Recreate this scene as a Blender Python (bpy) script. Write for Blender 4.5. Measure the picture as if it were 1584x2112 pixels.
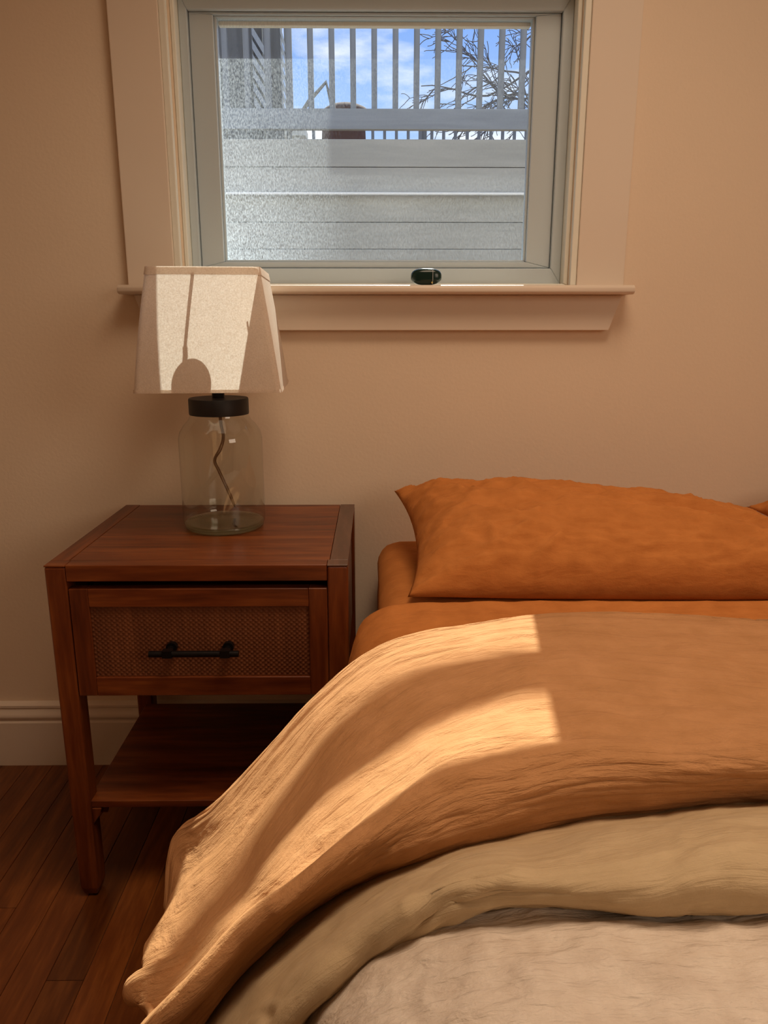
import bpy, bmesh, math, random
from mathutils import Vector, noise, Matrix
S = bpy.context.scene
for o in list(bpy.data.objects): bpy.data.objects.remove(o)
random.seed(4)
R_ = math.radians
# ------------------------------------------------------------------ camera
cd = bpy.data.cameras.new('camera'); cam = bpy.data.objects.new('camera', cd); S.collection.objects.link(cam)
cam.location = (0, -1.5593, 0.9781)
cam.rotation_euler = (R_(90 - 14.055), 0, R_(-0.641))
cd.sensor_fit = 'VERTICAL'; cd.sensor_height = 24.0; cd.sensor_width = 18.0
cd.lens = 24.0 * 1565.3 / 2112.0
cd.clip_start = 0.02; cd.clip_end = 200
S.camera = cam
# ------------------------------------------------------------------ exposure
S.view_settings.view_transform = 'Standard'; S.view_settings.look = 'None'
S.view_settings.gamma = 1.0; S.view_settings.use_curve_mapping = False
S.view_settings.exposure = 0.0
# ------------------------------------------------------------------ sun
SUN_EL, SUN_TAN_X = math.atan(0.92), 0.127
sd = bpy.data.lights.new('sun', 'SUN'); sun = bpy.data.objects.new('sun', sd); S.collection.objects.link(sun)
sun.rotation_euler = Vector((-SUN_TAN_X, -1, -0.92)).to_track_quat('-Z', 'Y').to_euler()
sun.location = (0.5, 3, 5)
sd.energy = 8.8; sd.color = (0.97, 1.0, 0.88); sd.angle = R_(0.53)
# ------------------------------------------------------------------ sky
w = bpy.data.worlds.new('sky'); S.world = w; w.use_nodes = True
nt = w.node_tree; nt.nodes.clear()
def N(t, **k):
    n = nt.nodes.new(t)
    for a, b in k.items(): setattr(n, a, b)
    return n
tc = N('ShaderNodeTexCoord'); sep = N('ShaderNodeSeparateXYZ'); nt.links.new(tc.outputs['Generated'], sep.inputs[0])
ramp = N('ShaderNodeValToRGB'); nt.links.new(sep.outputs['Z'], ramp.inputs[0])
e = ramp.color_ramp.elements; e[0].position = 0.0; e[0].color = (0.50, 0.66, 0.90, 1); e[1].position = 0.9; e[1].color = (0.06, 0.16, 0.50, 1)
m = e.new(0.18); m.color = (0.40, 0.58, 0.88, 1); m = e.new(0.34); m.color = (0.19, 0.36, 0.80, 1)
mp = N('ShaderNodeMapping'); mp.inputs['Scale'].default_value = (2.2, 2.2, 6.5); mp.inputs['Rotation'].default_value = (0, 0.42, 0.0)
mp.inputs['Location'].default_value = (1.35, 0.6, 0.10)
nt.links.new(tc.outputs['Generated'], mp.inputs[0])
nz = N('ShaderNodeTexNoise'); nz.inputs['Scale'].default_value = 2.3; nz.inputs['Detail'].default_value = 7; nz.inputs['Roughness'].default_value = 0.55
nt.links.new(mp.outputs[0], nz.inputs['Vector'])
cr = N('ShaderNodeValToRGB'); cr.color_ramp.elements[0].position = 0.50; cr.color_ramp.elements[1].position = 0.66
nt.links.new(nz.outputs[0], cr.inputs[0])
mx = N('ShaderNodeMix', data_type='RGBA'); nt.links.new(cr.outputs[0], mx.inputs['Factor']); nt.links.new(ramp.outputs[0], mx.inputs['A']); mx.inputs['B'].default_value = (0.86, 0.90, 0.94, 1)
bg = N('ShaderNodeBackground'); nt.links.new(mx.outputs['Result'], bg.inputs[0]); bg.inputs[1].default_value = 1.3
out = N('ShaderNodeOutputWorld'); nt.links.new(bg.outputs[0], out.inputs[0])
# ------------------------------------------------------------------ unseen fill lights added to brighten the room: overhead and right rear
def area(name, loc, tgt, sx, sy, en, col):
    d = bpy.data.lights.new(name, 'AREA'); d.shape = 'RECTANGLE'; d.size = sx; d.size_y = sy; d.energy = en; d.color = col
    o = bpy.data.objects.new(name, d); S.collection.objects.link(o); o.location = loc
    o.rotation_euler = (Vector(tgt) - Vector(loc)).to_track_quat('-Z', 'Y').to_euler(); return o
rl = area('overhead_fill', (0.30, -0.95, 2.28), (0.2, -0.85, 0.0), 0.9, 0.5, 8.6, (1.0, 0.76, 0.55))
area('side_fill', (1.9, -2.5, 1.6), (-0.3, 0.0, 0.8), 1.0, 0.9, 11.3, (1.0, 0.79, 0.60))
rl.data.spread = R_(120)

# ================================================================== helpers
def link(o): S.collection.objects.link(o); return o
def tag(o, label=None, cat=None, group=None, kind=None):
    if label: o['label'] = label
    if cat: o['category'] = cat
    if group: o['group'] = group
    if kind: o['kind'] = kind
    return o
def empty(name, loc, label=None, cat=None, group=None):
    o = link(bpy.data.objects.new(name, None)); o.location = loc; o.empty_display_size = 0.05
    return tag(o, label, cat, group)
def obj(name, bm, mat, parent=None, loc=None, smooth=False, bevel=0, seg=2, autosm=None):
    me = bpy.data.meshes.new(name)
    if bevel:
        bmesh.ops.bevel(bm, geom=[e for e in bm.edges], offset=bevel, segments=seg, affect='EDGES', profile=0.6)
    bmesh.ops.recalc_face_normals(bm, faces=bm.faces)
    bm.to_mesh(me); bm.free()
    me.materials.append(mat)
    if smooth or autosm:
        for p in me.polygons: p.use_smooth = True
    if autosm: me.set_sharp_from_angle(angle=R_(autosm))
    o = link(bpy.data.objects.new(name, me))
    if parent is not None:
        o.parent = parent
        o.location = Vector(loc) if loc else -parent_world(parent)
    elif loc: o.location = loc
    return o
def parent_world(p):
    v = Vector(p.location)
    while p.parent: p = p.parent; v += Vector(p.location)
    return v
def bx(bm, a, b):
    """box between two corners, world coordinates"""
    x0, y0, z0 = [min(a[i], b[i]) for i in range(3)]; x1, y1, z1 = [max(a[i], b[i]) for i in range(3)]
    v = [bm.verts.new(p) for p in ((x0,y0,z0),(x1,y0,z0),(x1,y1,z0),(x0,y1,z0),(x0,y0,z1),(x1,y0,z1),(x1,y1,z1),(x0,y1,z1))]
    for f in ((0,1,2,3),(4,5,6,7),(0,1,5,4),(1,2,6,5),(2,3,7,6),(3,0,4,7)): bm.faces.new([v[i] for i in f])
    return v
def box(name, a, b, mat, parent=None, bevel=0.0015, **k):
    bm = bmesh.new(); bx(bm, a, b); return obj(name, bm, mat, parent, bevel=bevel, seg=1 if bevel < .002 else 2, **k)
def prism(bm, pts, axis, t0, t1):
    """extrude a polygon given in the two other axes"""
    def P(p, t):
        q = list(p); q.insert(axis, t); return q
    A = [bm.verts.new(P(p, t0)) for p in pts]; B = [bm.verts.new(P(p, t1)) for p in pts]
    n = len(pts); bm.faces.new(A); bm.faces.new(B)
    for i in range(n): bm.faces.new((A[i], A[(i+1) % n], B[(i+1) % n], B[i]))
def lathe(bm, prof, c, n=48, closed=False):
    rings = []
    for r, z in prof:
        rings.append([bm.verts.new((c[0] + r*math.cos(2*math.pi*i/n), c[1] + r*math.sin(2*math.pi*i/n), c[2] + z)) for i in range(n)] if r > 1e-6
                     else [bm.verts.new((c[0], c[1], c[2] + z))])
    pairs = list(zip(rings, rings[1:])) + ([(rings[-1], rings[0])] if closed else [])
    for a, b in pairs:
        for i in range(n):
            j = (i+1) % n
            if len(a) == 1 and len(b) == 1: continue
            if len(a) == 1: bm.faces.new((a[0], b[i], b[j]))
            elif len(b) == 1: bm.faces.new((a[i], a[j], b[0]))
            else: bm.faces.new((a[i], a[j], b[j], b[i]))
def tube(bm, pts, r, n=8, taper=None):
    pts = [Vector(p) for p in pts]; rings = []
    for i, p in enumerate(pts):
        d = (pts[min(i+1, len(pts)-1)] - pts[max(i-1, 0)]).normalized()
        a = d.orthogonal().normalized() if i == 0 else (rings_a - d*rings_a.dot(d)).normalized()
        rings_a = a; b = d.cross(a); rr = r if taper is None else r + (taper - r)*i/(len(pts)-1)
        rings.append([bm.verts.new(p + rr*(a*math.cos(2*math.pi*k/n) + b*math.sin(2*math.pi*k/n))) for k in range(n)])
    for A, B in zip(rings, rings[1:]):
        for k in range(n): bm.faces.new((A[k], A[(k+1) % n], B[(k+1) % n], B[k]))
    bm.faces.new(rings[0]); bm.faces.new(rings[-1])
def cr(p0, p1, p2, p3, t):
    return 0.5*((2*p1) + (p2-p0)*t + (2*p0 - 5*p1 + 4*p2 - p3)*t*t + (3*p1 - p0 - 3*p2 + p3)*t*t*t)
def spline(P, n):
    """n+1 samples of a Catmull-Rom curve through P"""
    P = [Vector(p) for p in P]; Q = [2*P[0]-P[1]] + P + [2*P[-1]-P[-2]]; m = len(P)-1; out = []
    for i in range(n+1):
        s = i/n*m; k = min(int(s), m-1); out.append(cr(Q[k], Q[k+1], Q[k+2], Q[k+3], s-k))
    return out
def fbm(x, y, z=0.0, o=4):
    return noise.fractal(Vector((x, y, z)), 1.0, 2.0, o)
def ridge(x, y, z=0.0):
    return 1.0 - 2.0*abs(noise.noise(Vector((x, y, z))))

# ================================================================== materials
def mat(name, col=(.8,.8,.8), rough=.6, metal=0.0, spec=.4):
    m = bpy.data.materials.new(name); m.use_nodes = True; b = m.node_tree.nodes['Principled BSDF']
    b.inputs['Base Color'].default_value = (*col, 1); b.inputs['Roughness'].default_value = rough
    b.inputs['Metallic'].default_value = metal; b.inputs['Specular IOR Level'].default_value = spec
    return m
class NB:
    def __init__(s, m): s.t = m.node_tree; s.b = s.t.nodes['Principled BSDF']
    def n(s, t, **k):
        x = s.t.nodes.new(t)
        for a, b in k.items():
            if a in x.inputs: x.inputs[a].default_value = b
            else: setattr(x, a, b)
        return x
    def l(s, a, b): s.t.links.new(a, b)
    def coord(s, scale=(1,1,1), kind='Object', rot=(0,0,0)):
        c = s.n('ShaderNodeTexCoord'); m = s.n('ShaderNodeMapping'); m.inputs['Scale'].default_value = scale; m.inputs['Rotation'].default_value = rot
        s.l(c.outputs[kind], m.inputs[0]); return m.outputs[0]
    def noise(s, v, sc, det=4, ro=.5, dist=0):
        x = s.n('ShaderNodeTexNoise'); x.inputs['Scale'].default_value = sc; x.inputs['Detail'].default_value = det
        x.inputs['Roughness'].default_value = ro; x.inputs['Distortion'].default_value = dist; s.l(v, x.inputs['Vector']); return x.outputs[0]
    def ramp(s, f, stops):
        r = s.n('ShaderNodeValToRGB'); e = r.color_ramp.elements
        e[0].position, e[0].color = stops[0][0], (*stops[0][1], 1); e[1].position, e[1].color = stops[-1][0], (*stops[-1][1], 1)
        for p, c in stops[1:-1]: q = e.new(p); q.color = (*c, 1)
        s.l(f, r.inputs[0]); return r.outputs[0]
    def bump(s, h, st, dist, prev=None):
        b = s.n('ShaderNodeBump'); b.inputs['Strength'].default_value = st; b.inputs['Distance'].default_value = dist; s.l(h, b.inputs['Height'])
        if prev: s.l(prev, b.inputs['Normal'])
        s.l(b.outputs[0], s.b.inputs['Normal']); return b.outputs[0]
def painted(name, col, rough, bs=.15, sc=160):
    m = mat(name, col, rough); q = NB(m); v = q.coord(); c = q.noise(v, 3, 3)
    q.l(q.ramp(c, [(.3, tuple(x*.97 for x in col)), (.7, col)]), q.b.inputs['Base Color'])
    q.bump(q.noise(v, sc, 3), bs, .0015); return m
M_wall = painted('wall_paint', (.80, .64, .48), .75, .25, 140)
M_trim = painted('trim_paint', (.76, .64, .52), .45, .08, 60)
M_jamb_lit = painted('jamb_paint_lit', (.80, .77, .66), .45, .05, 60)  # window light on jambs and beads is put into this paler colour
M_vinyl = painted('vinyl', (.52, .59, .62), .35, .03)
M_ceil = painted('ceiling_paint', (.75, .65, .52), .8)
def wood(name, dark, mid, light, axis, rough=.38, sc=1.0, coat=0.0, fine=60, rand=False):
    m = mat(name, mid, rough); q = NB(m)
    s = [9*sc]*3; s[axis] = .9*sc
    v = q.coord(tuple(s))
    if rand:
        oi = q.n('ShaderNodeObjectInfo'); ad = q.n('ShaderNodeVectorMath', operation='ADD'); mu = q.n('ShaderNodeVectorMath', operation='SCALE')
        cb = q.n('ShaderNodeCombineXYZ')
        for i in range(3): q.l(oi.outputs['Random'], cb.inputs[i])
        q.l(cb.outputs[0], mu.inputs[0]); mu.inputs['Scale'].default_value = 37.0
        q.l(v, ad.inputs[0]); q.l(mu.outputs[0], ad.inputs[1]); v = ad.outputs[0]
    a = q.noise(v, 1.6, 5, .6, 1.6); f = q.noise(v, fine/6, 3, .6)
    mx = q.n('ShaderNodeMix', data_type='FLOAT'); mx.inputs[0].default_value = .35; q.l(a, mx.inputs[2]); q.l(f, mx.inputs[3])
    c = q.ramp(mx.outputs[0], [(.36, dark), (.5, mid), (.62, light)])
    if rand:
        hs = q.n('ShaderNodeHueSaturation'); mr = q.n('ShaderNodeMapRange'); mr.inputs[3].default_value = .72; mr.inputs[4].default_value = 1.25
        q.l(oi.outputs['Random'], mr.inputs[0]); q.l(mr.outputs[0], hs.inputs['Value']); q.l(c, hs.inputs['Color']); c = hs.outputs[0]
    q.l(c, q.b.inputs['Base Color']); q.bump(mx.outputs[0], .12, .001)
    q.b.inputs['Coat Weight'].default_value = coat; q.b.inputs['Coat Roughness'].default_value = .25
    return m
WD = ((.072,.014,.003), (.150,.033,.007), (.235,.062,.013))
M_woodX = wood('stained_wood_grain_x', *WD, 0, .36)
M_woodZ = wood('stained_wood_grain_z', *WD, 2, .36)
M_woodY = wood('stained_wood_grain_y', *WD, 1, .36)
M_woodD = wood('dark_edge_board', (.06,.03,.02), (.10,.045,.028), (.15,.07,.045), 1, .30)
M_floor = wood('oak_strip', (.085,.020,.004), (.135,.036,.007), (.20,.060,.012), 1, .30, 1.0, 0.15, 90, True)
M_cane = wood('woven_cane', (.115,.032,.009), (.14,.041,.012), (.17,.052,.016), 2, .6)
M_gap = mat('subfloor', (.03,.015,.008), .9)
M_black = mat('black_metal', (.012,.010,.010), .38, .6)
M_cap = mat('black_cap', (.010,.007,.007), .5)
def fabric(name, col, col2, ws=1.0, rough=.9, sheen=.3, wr=.55, trans=0.0, uv=False):
    m = mat(name, col, rough, spec=.15); q = NB(m); v = q.coord()
    big = q.noise(q.coord((10,85,1), 'UV'), 1.6, 5, .6, .5) if uv else q.noise(q.coord((9,34,20), rot=(0,0,.2)), 1.5*ws, 4, .5, .25)
    fin = q.noise(q.coord((300,340,300)), 1.6, 2, .7)
    mot = q.noise(v, 26, 5, .6)
    c = q.ramp(mot, [(.3, col2), (.68, col)]); q.l(c, q.b.inputs['Base Color'])
    n1 = q.bump(fin, .28, .0012); q.bump(big, wr*.6, .006, n1)
    q.b.inputs['Sheen Weight'].default_value = sheen; q.b.inputs['Sheen Roughness'].default_value = .5
    q.b.inputs['Sheen Tint'].default_value = (*col, 1)
    if trans:
        tr = q.n('ShaderNodeBsdfTranslucent'); tr.inputs[0].default_value = (*col, 1); ms = q.n('ShaderNodeMixShader'); ms.inputs[0].default_value = trans
        o = q.t.nodes['Material Output']; q.l(q.b.outputs[0], ms.inputs[1]); q.l(tr.outputs[0], ms.inputs[2]); q.l(ms.outputs[0], o.inputs[0])
    return m
M_rust = fabric('rust_linen', (.585,.295,.13), (.50,.245,.10), trans=.10, uv=True, wr=1.5)
M_rustp = fabric('rust_pillow_linen', (.56,.205,.052), (.46,.160,.038), wr=1.2)
M_beige = fabric('beige_linen', (.60,.45,.27), (.54,.395,.23), trans=.06, uv=True, wr=.7)
M_linen = fabric('pale_linen', (.78,.68,.57), (.62,.51,.41), ws=2.2, wr=1.5)
def glassy(name, tint, rough=.0, ior=1.45, lo=.04):
    m = bpy.data.materials.new(name); m.use_nodes = True; t = m.node_tree; t.nodes.clear()
    tr = t.nodes.new('ShaderNodeBsdfTransparent'); tr.inputs[0].default_value = (*tint, 1)
    gl = t.nodes.new('ShaderNodeBsdfGlossy'); gl.inputs['Roughness'].default_value = rough
    lw = t.nodes.new('ShaderNodeLayerWeight'); pw = t.nodes.new('ShaderNodeMath'); pw.operation = 'POWER'; pw.inputs[1].default_value = 4.0
    f0 = ((ior-1)/(ior+1))**2; fr = t.nodes.new('ShaderNodeMath'); fr.operation = 'MULTIPLY_ADD'; fr.inputs[1].default_value = .75; fr.inputs[2].default_value = f0
    t.links.new(lw.outputs['Facing'], pw.inputs[0]); t.links.new(pw.outputs[0], fr.inputs[0])
    ms = t.nodes.new('ShaderNodeMixShader'); o = t.nodes.new('ShaderNodeOutputMaterial')
    t.links.new(fr.outputs[0], ms.inputs[0]); t.links.new(tr.outputs[0], ms.inputs[1]); t.links.new(gl.outputs[0], ms.inputs[2]); t.links.new(ms.outputs[0], o.inputs[0])
    return m
M_jar = glassy('jar_glass', (.92,.925,.885), .01, 1.85)
M_jarbase = glassy('jar_base_glass', (.82,.88,.78), .03, 1.5)
# dusty, water-streaked window glass: clear pane with a thin scattering layer of dirt
M_pane = glassy('dusty_window_glass', (.97,.98,.98), .0, 1.45)
def dusty():
    t = M_pane.node_tree; base = [n for n in t.nodes if n.type == 'MIX_SHADER'][0]; o = [n for n in t.nodes if n.type == 'OUTPUT_MATERIAL'][0]
    tc = t.nodes.new('ShaderNodeTexCoord'); mp = t.nodes.new('ShaderNodeMapping'); mp.inputs['Scale'].default_value = (420, 1, 190); t.links.new(tc.outputs['Object'], mp.inputs[0])
    nz = t.nodes.new('ShaderNodeTexNoise'); nz.inputs['Scale'].default_value = 1.0; nz.inputs['Detail'].default_value = 5; nz.inputs['Roughness'].default_value = .65; nz.inputs['Distortion'].default_value = .6; t.links.new(mp.outputs[0], nz.inputs['Vector'])
    mp2 = t.nodes.new('ShaderNodeMapping'); mp2.inputs['Scale'].default_value = (5, 1, 4); t.links.new(tc.outputs['Object'], mp2.inputs[0])
    n2 = t.nodes.new('ShaderNodeTexNoise'); n2.inputs['Scale'].default_value = 1.0; n2.inputs['Detail'].default_value = 3; t.links.new(mp2.outputs[0], n2.inputs['Vector'])
    sp = t.nodes.new('ShaderNodeSeparateXYZ'); t.links.new(tc.outputs['Object'], sp.inputs[0])
    def mr(f, a, b, c, d):
        x = t.nodes.new('ShaderNodeMapRange'); x.inputs[1].default_value = a; x.inputs[2].default_value = b; x.inputs[3].default_value = c; x.inputs[4].default_value = d; t.links.new(f, x.inputs[0]); return x.outputs[0]
    def mul(a, b, op='MULTIPLY'):
        x = t.nodes.new('ShaderNodeMath'); x.operation = op; t.links.new(a, x.inputs[0])
        if isinstance(b, float): x.inputs[1].default_value = b
        else: t.links.new(b, x.inputs[1])
        return x.outputs[0]
    streak = mr(nz.outputs[0], .38, .70, .25, 2.3)
    side = mr(sp.outputs['X'], -.30, -.05, 1.2, .22)          # dirtier towards the left
    low = mr(sp.outputs['Z'], 1.45, 1.15, .85, 1.2)
    patch = mr(n2.outputs[0], .3, .7, .8, 1.2)
    top_step = mr(sp.outputs['Z'], 1.4705, 1.4715, 1.0, .55)      # weaker dust layer in the top strip
    f = mul(mul(mul(mul(streak, side), low), patch), top_step); f = mul(f, DUST)
    df = t.nodes.new('ShaderNodeBsdfDiffuse'); df.inputs[0].default_value = (.75,.77,.78,1)
    tl = t.nodes.new('ShaderNodeBsdfTranslucent'); tl.inputs[0].default_value = (.80,.86,.93,1)
    m1 = t.nodes.new('ShaderNodeMixShader'); m1.inputs[0].default_value = .75; t.links.new(df.outputs[0], m1.inputs[1]); t.links.new(tl.outputs[0], m1.inputs[2])
    m2 = t.nodes.new('ShaderNodeMixShader'); t.links.new(f, m2.inputs[0]); t.links.new(base.outputs[0], m2.inputs[1]); t.links.new(m1.outputs[0], m2.inputs[2])
    t.links.new(m2.outputs[0], o.inputs[0])
DUST = .17
dusty()
def greywood(name, a, b, axis, rand=False):
    m = wood(name, a, tuple((x+y)/2 for x, y in zip(a, b)), b, axis, .8, .6, 0, 40, rand); return m
M_out = greywood('weathered_wood', (.35,.345,.325), (.44,.43,.405), 0)
M_outz = greywood('weathered_wood_upright', (.22,.215,.205), (.32,.31,.295), 2)
M_lath = mat('pale_lath', (.62,.64,.66), .7)
M_soil = painted('soil', (.20,.16,.12), .95, .6, 30)
M_siding = painted('outside_render', (.5,.48,.45), .8)
M_bark = mat('bark', (.16,.14,.135), .9)
M_rustpot = painted('rusty_iron', (.12,.06,.045), .95, .4, 60)

# ================================================================== room shell
XL, XR, YB, YF, ZC = -1.25, 2.35, 0.0, -3.5, 2.35
WX0, WX1, WZ0, WZ1 = -.372, .380, 1.030, 1.575          # window opening in the wall
bm = bmesh.new()
for y in (0.0, .16): pass
def ring(y):
    o = [bm.verts.new(p) for p in ((XL-.1,y,-.05),(XR+.1,y,-.05),(XR+.1,y,ZC+.05),(XL-.1,y,ZC+.05))]
    i = [bm.verts.new(p) for p in ((WX0,y,WZ0),(WX1,y,WZ0),(WX1,y,WZ1),(WX0,y,WZ1))]
    for k in range(4): bm.faces.new((o[k], o[(k+1)%4], i[(k+1)%4], i[k]))
    return o, i
o0, i0 = ring(0.0); o1, i1 = ring(.15)
for k in range(4):
    bm.faces.new((o0[k], o0[(k+1)%4], o1[(k+1)%4], o1[k])); bm.faces.new((i0[k], i0[(k+1)%4], i1[(k+1)%4], i1[k]))
tag(obj('wall_back', bm, M_wall), kind='structure')
tag(box('wall_left', (XL-.1, YF, -.05), (XL, 0, ZC+.05), M_wall, bevel=0), kind='structure')
tag(box('wall_right', (XR, YF, -.05), (XR+.1, 0, ZC+.05), M_wall, bevel=0), kind='structure')
tag(box('wall_front', (XL-.1, YF-.1, -.05), (XR+.1, YF, ZC+.05), M_wall, bevel=0), kind='structure')
tag(box('ceiling', (XL, YF, ZC), (XR, 0, ZC+.05), M_ceil, bevel=0), kind='structure')
fl = tag(box('floor', (XL, YF, -.05), (XR, 0, -.0015), M_gap, bevel=0), kind='structure')
# oak strips, one object each
PW, lens_ = .0572, (.45, .7, .95, 1.2, .6)
pm = []
for L in lens_:
    b = bmesh.new(); bx(b, (0, 0, -.014), (PW-.0007, L-.0008, 0))
    bmesh.ops.bevel(b, geom=[e for e in b.edges if e.verts[0].co.z > -.001 and e.verts[1].co.z > -.001], offset=.0006, segments=1, affect='EDGES')
    me = bpy.data.meshes.new('floor_board'); bmesh.ops.recalc_face_normals(b, faces=b.faces); b.to_mesh(me); b.free(); me.materials.append(M_floor); pm.append(me)
x = XL
while x < 1.75:
    y = -random.random()*.5
    far = -2.3
    yy = 0.0
    first = True
    while yy > far:
        k = random.randrange(5); L = lens_[k]
        if first: k = random.choice((0, 4, 1)); L = lens_[k]; first = False
        o = link(bpy.data.objects.new('floor_board', pm[k])); o.parent = fl; o.location = (x, yy - L, 0); yy -= L
    x += PW
# baseboard with a moulded top
bm = bmesh.new()
prof = [(0,0),(-.016,0),(-.016,.106),(-.0125,.110),(-.0125,.113),(-.0165,.117),(-.0175,.122),(-.015,.128),(-.011,.133),(-.0095,.139),(-.0125,.142),(-.0125,.147),(-.008,.151),(0,.153)]
prism(bm, prof, 0, XL, XR)
tag(obj('baseboard_back', bm, M_trim, autosm=35), kind='structure')
# ---- window: casing, stool, apron, jambs, vinyl frame, sash, pane
YC = -.019
tag(obj('trim_1', (lambda b: (prism(b, [(-.479,1.046),(-.388,1.046),(-.388,1.5795),(-.479,1.5795)], 1, YC, 0), b)[1])(bmesh.new()), M_trim, bevel=.002), kind='structure')
tag(obj('trim_2', (lambda b: (prism(b, [(.393,1.046),(.485,1.046),(.485,1.5795),(.393,1.5795)], 1, YC, 0), b)[1])(bmesh.new()), M_trim, bevel=.002), kind='structure')
tag(box('trim_3', (-.489, YC-.003, 1.5798), (.495, 0, 1.68), M_trim, bevel=.002), kind='structure')
# stool (inner sill board) with rounded nose, and apron with slanted ends
bm = bmesh.new(); nose = [(0.028,1.0468),(-.050,1.0468),(-.0545,1.0455),(-.0575,1.0415),(-.0575,1.0345),(-.0545,1.031),(-.050,1.0298),(.0,1.0298),(.028,1.0298)]
prism(bm, [p for p in nose], 0, -.372, .380)
A = bmesh.new(); prism(A, [(-.0005,1.0468)] + nose[1:7] + [(-.0005,1.0298)], 0, -.489, .496)
tag(obj('window_stool', A, M_trim, autosm=50, bevel=.0008, seg=1), kind='structure').name = 'trim_4'
tag(box('trim_5', (-.3715, -.0004, 1.0305), (.3795, .028, 1.0465), M_trim, bevel=0), kind='structure'); bm.free()
bm = bmesh.new(); prism(bm, [(-.470,1.0295),(.485,1.0295),(.462,.962),(-.447,.962)], 1, -.0185, 0)
tag(obj('trim_6', bm, M_trim, bevel=.0015), kind='structure')
# casing inner bead and jamb liners
for nme, x0, x1, xa, xb in (('trim_7', -.388, -.3755, -.3715, -.3655), ('trim_8', .381, .393, .3735, .3795)):
    bm = bmesh.new(); bx(bm, (x0, -.0150, 1.0472), (x1, 0.0, 1.579))
    tag(obj(nme, bm, M_jamb_lit, bevel=.002), kind='structure')
win = tag(empty('window_1', (0, .045, 1.05)), kind='structure')
def frame(name, x0, x1, z0, z1, wl, wr, wb, wt, y0, y1, mt, bev=.0015):
    """mitred rectangular frame: four members, joined"""
    b = bmesh.new()
    O = [(x0,z0),(x1,z0),(x1,z1),(x0,z1)]; I = [(x0+wl,z0+wb),(x1-wr,z0+wb),(x1-wr,z1-wt),(x0+wl,z1-wt)]
    for k in range(4):
        j = (k+1) % 4; g = .0003
        prism(b, [O[k], O[j], I[j], I[k]], 1, y0, y1)
    return obj(name, b, mt, win, bevel=bev, seg=1)
frame('jamb_liner', -.3717, .3797, 1.0475, 1.5745, .008, .008, .004, .006, .0005, .149, M_jamb_lit)
frame('outer_frame', -.3635, .3715, 1.0516, 1.5683, .016, .020, .0305, .0295, .030, .110, M_vinyl)
frame('sash', -.3465, .3505, 1.0835, 1.5383, .045, .0475, .0115, .004, .040, .072, M_vinyl)
frame('glazing_bead', -.3015, .3030, 1.0950, 1.5343, .0048, .0048, .0042, .002, .048, .066, M_vinyl, .001)
box('screen_rail', (-.2967, .0665, 1.5243), (.2982, .0800, 1.5322), M_jamb_lit, win, .001)
pane = box('pane', (-.2966, .0548, 1.0993), (.2981, .0552, 1.532), M_pane, win, bevel=0)
# single-skin pane so that the dust layer is crossed once
bm = bmesh.new(); v = [bm.verts.new(p) for p in ((-.2966,.055,1.0993),(.2981,.055,1.0993),(.2981,.055,1.532),(-.2966,.055,1.532))]; bm.faces.new(v)
bm.to_mesh(pane.data); bm.free()

# ================================================================== nightstand
NX0, NX1, NY0, NY1, NH = -.518, -.044, -.4277, -.022, .610
ns = empty('nightstand', (-.281, -.225, 0), 'reddish brown wooden nightstand with a cane drawer and lower shelf, left of the bed', 'nightstand')
def leg(x0, x1, y0, y1, foot):
    b = bmesh.new(); n = 6; zt = .607
    secs = [(0.000, .008), (.006, .0035), (.018, .0005), (.040, 0), (zt-.02, 0), (zt, 0)]
    rings = []
    for z, ins in secs:
        rings.append([b.verts.new(p) for p in ((x0+ins,y0+ins,z),(x1-ins,y0+ins,z),(x1-ins,y1-ins,z),(x0+ins,y1-ins,z))])
    b.faces.new(rings[0]); b.faces.new(rings[-1])
    for A, B in zip(rings, rings[1:]):
        for k in range(4): b.faces.new((A[k], A[(k+1)%4], B[(k+1)%4], B[k]))
    o = obj('leg', b, M_woodZ, ns); mb = o.modifiers.new('b', 'BEVEL'); mb.width = .0035; mb.segments = 3; mb.limit_method = 'ANGLE'; mb.angle_limit = R_(50); return o
LW = .0325
leg(NX0, NX0+LW, NY0, NY0+.038, 0); leg(NX1-LW, NX1, NY0, NY0+.038, 0)
leg(NX0, NX0+LW, NY1-.036, NY1, 0); leg(NX1-LW, NX1, NY1-.036, NY1, 0)
ZT = NH
box('top_panel', (NX0+.030, NY0+.0275, ZT-.020), (NX1-.030, NY1-.001, ZT-.0004), M_woodX, ns, .0006)
box('top_edge_board', (NX0, NY0+.0270, ZT-.0028), (NX0+.0292, NY1, ZT), M_woodY, ns, .0006)
box('top_edge_board', (NX1-.0292, NY0+.0270, ZT-.0028), (NX1, NY1, ZT), M_woodD, ns, .0006)['label'] = 'darker, greyer edge board'
box('top_front_rail', (NX0+LW+.0006, NY0+.0004, .5835), (NX1-LW-.0006, NY0+.0266, ZT), M_woodX, ns, .0008)
box('top_corner_block', (NX0, NY0, ZT-.0028), (NX0+LW, NY0+.0266, ZT), M_woodX, ns, .0006)
box('top_corner_block', (NX1-LW, NY0, ZT-.0028), (NX1, NY0+.0266, ZT), M_woodD, ns, .0006)
box('side_panel', (NX0+.006, NY0+.0385, .385), (NX0+.020, NY1-.0365, ZT-.003), M_woodY, ns, .0006)
box('side_panel', (NX1-.020, NY0+.0385, .385), (NX1-.006, NY1-.0365, ZT-.003), M_woodY, ns, .0006)
box('back_panel', (NX0+LW+.0005, NY1-.016, .385), (NX1-LW-.0005, NY1-.006, ZT-.021), M_woodX, ns, .0006)
box('drawer_floor_panel', (NX0+.021, NY0+.04, .386), (NX1-.021, NY1-.017, .393), M_woodX, ns, .0006)
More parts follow.
